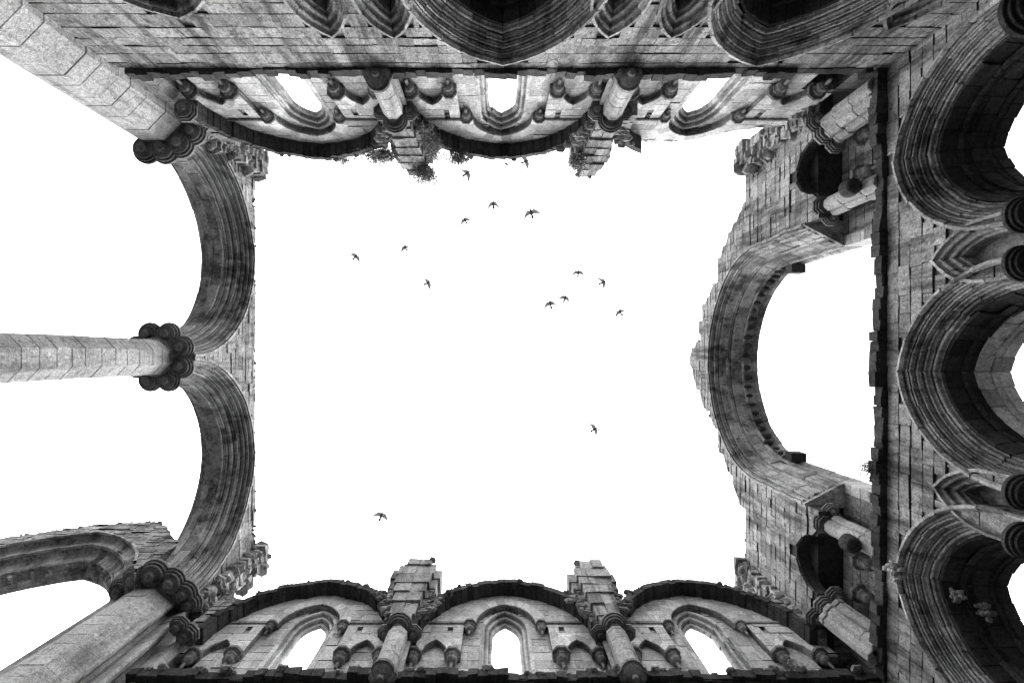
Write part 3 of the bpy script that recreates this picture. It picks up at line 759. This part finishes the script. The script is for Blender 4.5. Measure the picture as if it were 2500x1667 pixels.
pb = [(-9.68, 6.62), (-9.17, 7.08), (-9.17, 7.14), (-9.38, 7.36), (-9.30, 7.42), (-8.82, 7.26), (-8.76, 7.32), (-8.80, 7.44), (-9.0, 7.66), (-8.9, 7.72), (-8.48, 7.66), (-8.38, 7.86), (-8.5, 7.98), (-8.5, 8.5), (-10.9, 8.5), (-10.9, 7.1), (-10.45, 6.75), (-10.2, 6.62)]
pier('stepped compound pier at the lower left corner under two meeting arches', pb,
     [(-9.85, 6.3, .2, .42), (-9.35, 6.52, .2, .4), (-8.98, 6.86, .2, .38), (-10.4, 6.45, .2, .4), (-8.85, 7.15, .2, .36), (-10.85, 6.8, .2, .36)], 14.3, (-9.7, 7.3, 0),
     [(-8.3, 7.5, .3), (-8.5, 7.25, .26)])
pt = [(-9.39, -6.1), (-8.92, -6.58), (-8.92, -6.85), (-8.65, -6.85), (-8.45, -7.05), (-8.45, -8.0), (-10.9, -8.0), (-10.9, -6.6), (-10.4, -6.3), (-10.0, -6.1)]
pier('flat faced compound pier at the upper left corner against the top wall', pt,
     [(-9.55, -5.95, .2, .42), (-9.1, -6.1, .2, .4), (-8.75, -6.45, .2, .38), (-10.1, -5.95, .2, .4), (-8.6, -6.75, .2, .34)], 14.3, (-9.7, -6.9, 0), [(-8.35, -6.6, .3)])

TR[:] = [.66, 1.28]
# ================================================================== FAR ARCH, lower left
YF = 6.1; FF = fr_bot(YF)
far = thing('arched_wall', 'ruined wall fragment with a studded round arch at the far lower left', 'wall', (-13.6, YF + .8, 0))
cF, hF, aF, bF = -13.6, 12.2, 2.9, 4.0
tp = jag([(-18.6, 14.9), (-16.6, 16.2), (-15.2, 17.3), (-13.6, 17.95), (-12.4, 18.1), (-11.6, 17.4), (-10.9, 16.5), (-10.2, 16.2)], .25, .05)
lo = arch_loop(cF, hF, aF, bF, .68, hF, 16)
kpF = lambda p: not (p[0] > cF and p[1] < 14.0)
lo = [p for p in lo if kpF(p)]
poly = [(-18.6, -1.6), (cF - aF - .68, -1.6)] + lo + [(-10.2, 13.9)] + list(reversed(tp))
m = MB(); prism(m, FF, poly, [], .05, 1.28); m.build('wall_core', 'joint', far)
m = MB(); ashlar(m, FF, poly, [], 10.0, 18.2, (.12, .22), (.25, .7), .04, .06, .01, .012, d=0); m.build('masonry', 'rubble', far)
fp = [[(.68, .03), (.68, -.09), (.60, -.10), (.58, -.02)], [(.58, -.02), (.67, .08), (.66, .22), (.52, .30), (.38, .30)], rolls((.38, .30), (.32, .40), 1, .03, .3),
      [(.32, .40), (.40, .50), (.34, .66), (.22, .76), (.06, .80)], [(.06, .82), (.06, .78), (.02, .84), (.10, .92), (.12, 1.16), (.03, 1.26)], [(.03, 1.26), (.0, 1.3), (0, 1.62), (.3, 1.62)]]
m = MB(); ring_core(m, FF, cF, hF, aF, bF, .48, .68, hF, .47, 1.28, kpF); ring_core(m, FF, cF, hF, aF, bF, .16, .5, hF, .78, 1.27, kpF); m.build('arch_core', 'arch', far)
fp = [[(o, d * .8) for o, d in q] for q in fp]
orders(far, 'moulded_arch', 'arch', FF, cF, hF, aF, bF, fp, hF, t0r=.4, vl=.34, groove=.012, jit=.008)
m = MB()
for a0, a1 in ((-10.97, -10.3), (cF - aF - .9, cF - aF - .03)): prism(m, FF, [(a0, -1.6), (a1, -1.6), (a1, 14.2 if a0 > -14 else hF), (a0, 14.2 if a0 > -14 else hF)], [], .86 if a0 > -14 else .0, 1.26)
m.build('arch_pier_core', 'arch', far)
m = MB()
for sd in (-1, 1):
    for i in range(11):
        if sd > 0 and i < 5: continue
        x, z = arch_pt(aF, bF, .05, .08 + .92 * i / 11, sd); xo, zo = arch_pt(aF, bF, -.05, .08 + .92 * i / 11, sd)
        for k in range(4): rock(m, FF, cF + x + R.uniform(-.05, .05), hF + z + R.uniform(-.05, .05), .86 + R.uniform(-.1, .1), R.uniform(.04, .09), R.uniform(.04, .09), R.uniform(.05, .11))
m.build('stud_ornament', 'arch', far)
m = MB(); rubble_line(m, FF, tp, 0, 1.2, .09, 1.2, .04); m.build('crest_rubble', 'rubble', far)

# ================================================================== PLANTS
def plant(label, F, s, h, d, ext, n, hang=0.0):
    root = thing('wild_shrub', label, 'shrub', tuple(Vector(F(s, h, d)) + Vector((0, 0, EYE))), 'tufts growing on the ruins')
    tw = MB(); lf = MB(); ctr = []
    for k in range(max(5, n // 90)):
        tip = (s + R.gauss(0, ext[0] * .6), h + R.gauss(ext[1] * .25, ext[1] * .6) - hang * R.random(), d - abs(R.gauss(0, ext[2])))
        prev = Vector(F(s + R.uniform(-.1, .1), h, d)); p0 = prev.copy(); T = Vector(F(*tip))
        for i in range(1, 5):
            q = p0.lerp(T, i / 4) + Vector([R.uniform(-.05, .05) for _ in range(3)])
            u = Vector((.006, 0, 0)); v_ = Vector((0, .006, .004))
            tw.add([prev - u, prev + u, prev + v_, q - u, q + u, q + v_], [(0, 1, 4, 3), (1, 2, 5, 4), (2, 0, 3, 5)], 1); ctr.append((q, i)); prev = q
    for k in range(n):
        c, i = R.choice(ctr); c = c + Vector([R.gauss(0, .085) for _ in range(3)])
        a = Vector([R.gauss(0, 1) for _ in range(3)]).normalized(); b = a.orthogonal().normalized(); sz = R.uniform(.014, .036)
        t = a.cross(b)
        lf.add([c - a * sz, c + b * sz * .55, c + a * sz, c - b * sz * .55 + t * sz * .3], [(0, 1, 2, 3)], 1)
    tw.build('stems', 'twig', root); lf.build('leaves', 'leaf', root)
plant('dense leafy shrub hanging over the top left vault springer', FT, -2.35, 16.4, -.35, (.48, .45, .3), 4200)
plant('spreading shrub on the broken wall crest left of that springer', FT, -3.6, 15.6, -.15, (.65, .4, .2), 3600)
plant('ivy trailing down beside the left capital on the top wall', FT, -1.9, 15.0, -.15, (.16, .7, .14), 3200, .8)
plant('small tuft on the crest just left of the central top arch', FT, -1.15, 16.0, -.12, (.55, .22, .16), 2200)
plant('leafy tuft on the crest left of the right hand springer of the top wall', FT, 2.62, 15.8, -.25, (.3, .35, .2), 2600)
plant('thin fringe of weeds on the crest of the top wall near its left end', FT, -5.2, 16.75, .1, (.8, .08, .08), 700)
plant('small airy weed on the black ledge of the right wall', FR, 2.7, 11.72, .02, (.14, .2, .13), 700)
plant('dark weed tuft on the bottom ledge near the lower right corner', FB, 7.1, 11.8, -.02, (.12, .1, .05), 300)

# ================================================================== BIRDS
def bird(px, py, ang, flap, sc, label, hh):
    u, v = px * 1.06293 - 1210, py * 1.06293 - 868
    X, Y = u / 1200 * hh, v / 1200 * hh
    root = thing('pigeon', label, 'bird', (X, Y, hh + EYE), 'birds circling in the open sky')
    ca, sa = math.cos(ang), math.sin(ang)
    def W(a, b, c):   # a forward, b right, c up
        return (X + sc * (a * ca - b * sa), Y + sc * (a * sa + b * ca), hh + sc * c)
    b = MB(); n = 10; prof = [(-.18, .02), (-.13, .04), (-.06, .062), (.0, .07), (.06, .064), (.1, .045), (.125, .034), (.15, .033), (.168, .018), (.195, .004)]
    V = []; fs = []
    for a, r in prof:
        for i in range(n): t = 2 * math.pi * i / n; V.append(W(a, r * math.cos(t), r * math.sin(t) * .9))
    for k in range(len(prof) - 1):
        for i in range(n): fs.append((k * n + i, k * n + (i + 1) % n, (k + 1) * n + (i + 1) % n, (k + 1) * n + i))
    fs += [tuple(range(n)), tuple(range((len(prof) - 1) * n, len(prof) * n))]
    b.add(V, fs, 1, True)
    # fanned tail
    T = [W(-.11, -.04, 0), W(-.11, .04, 0), W(-.26, .07, -.005), W(-.28, 0, -.005), W(-.26, -.07, -.005)]
    T2 = [(x, y, z + .006) for x, y, z in T]
    b.add(T + T2, [(0, 1, 2, 3, 4), (5, 6, 7, 8, 9)] + [(i, (i + 1) % 5, 5 + (i + 1) % 5, 5 + i) for i in range(5)], 1)
    bo = b.build('body', 'feather', root)
    for sg in (-1, 1):
        fl = flap * (1 if sg > 0 else R.uniform(.3, 1.1)); swp = R.uniform(.1, .7); wv = MB()
        out = [(.08, .02), (.12, .10), (.135, .17), (.08, .28), (-.03, .42), (-.06, .40), (-.04, .34), (-.065, .30), (-.05, .25), (-.075, .20), (-.08, .14), (-.09, .07), (-.09, .02)]
        L = [W(a - swp * max(0, b_ - .12), sg * b_ * math.cos(fl), b_ * math.sin(fl)) for a, b_ in out]
        U = [(x, y, z + .008) for x, y, z in L]; k = len(L)
        wv.add(L + U, [tuple(range(k)), tuple(range(k, 2 * k))] + [(i, (i + 1) % k, k + (i + 1) % k, k + i) for i in range(k)], 1)
        wv.build('wing', 'wing', root)
BL = [(1073, 398, 'bird highest in the sky group, just under the central top arch'),
      (1133, 468, 'bird left of the pair below the top wall'), (1220, 488, 'dark bird right of the upper group'),
      (1068, 505, 'bird lowest of the three near the top centre'), (930, 568, 'dark bird in the left group, up and right of its palest neighbour'),
      (817, 589, 'leftmost bird in the upper sky'), (983, 650, 'pale blurred bird below the left pair'),
      (1328, 626, 'small dark bird at top of the right cluster'), (1386, 648, 'dark bird on the right side of the right cluster'),
      (1298, 684, 'pale bird in the middle of the right cluster'), (1264, 697, 'leftmost bird of the right cluster'),
      (1424, 716, 'rightmost and lowest bird of the right cluster'), (1366, 985, 'lone pale bird in the lower right of the sky'),
      (876, 1183, 'lone bird low in the sky above the bottom wall'), (1208, 371, 'dark bird against the crest right of the central top arch'),
      (1163, 377, 'tiny bird skimming the crest at the central top arch')]
for i, (x, y, lb) in enumerate(BL):
    bird(x, y, R.uniform(-2.2, -.3) if i not in (13,) else -1.2, R.uniform(.05, .85), R.uniform(1.0, 1.3) if i != 15 else .6, lb, R.uniform(26, 31))
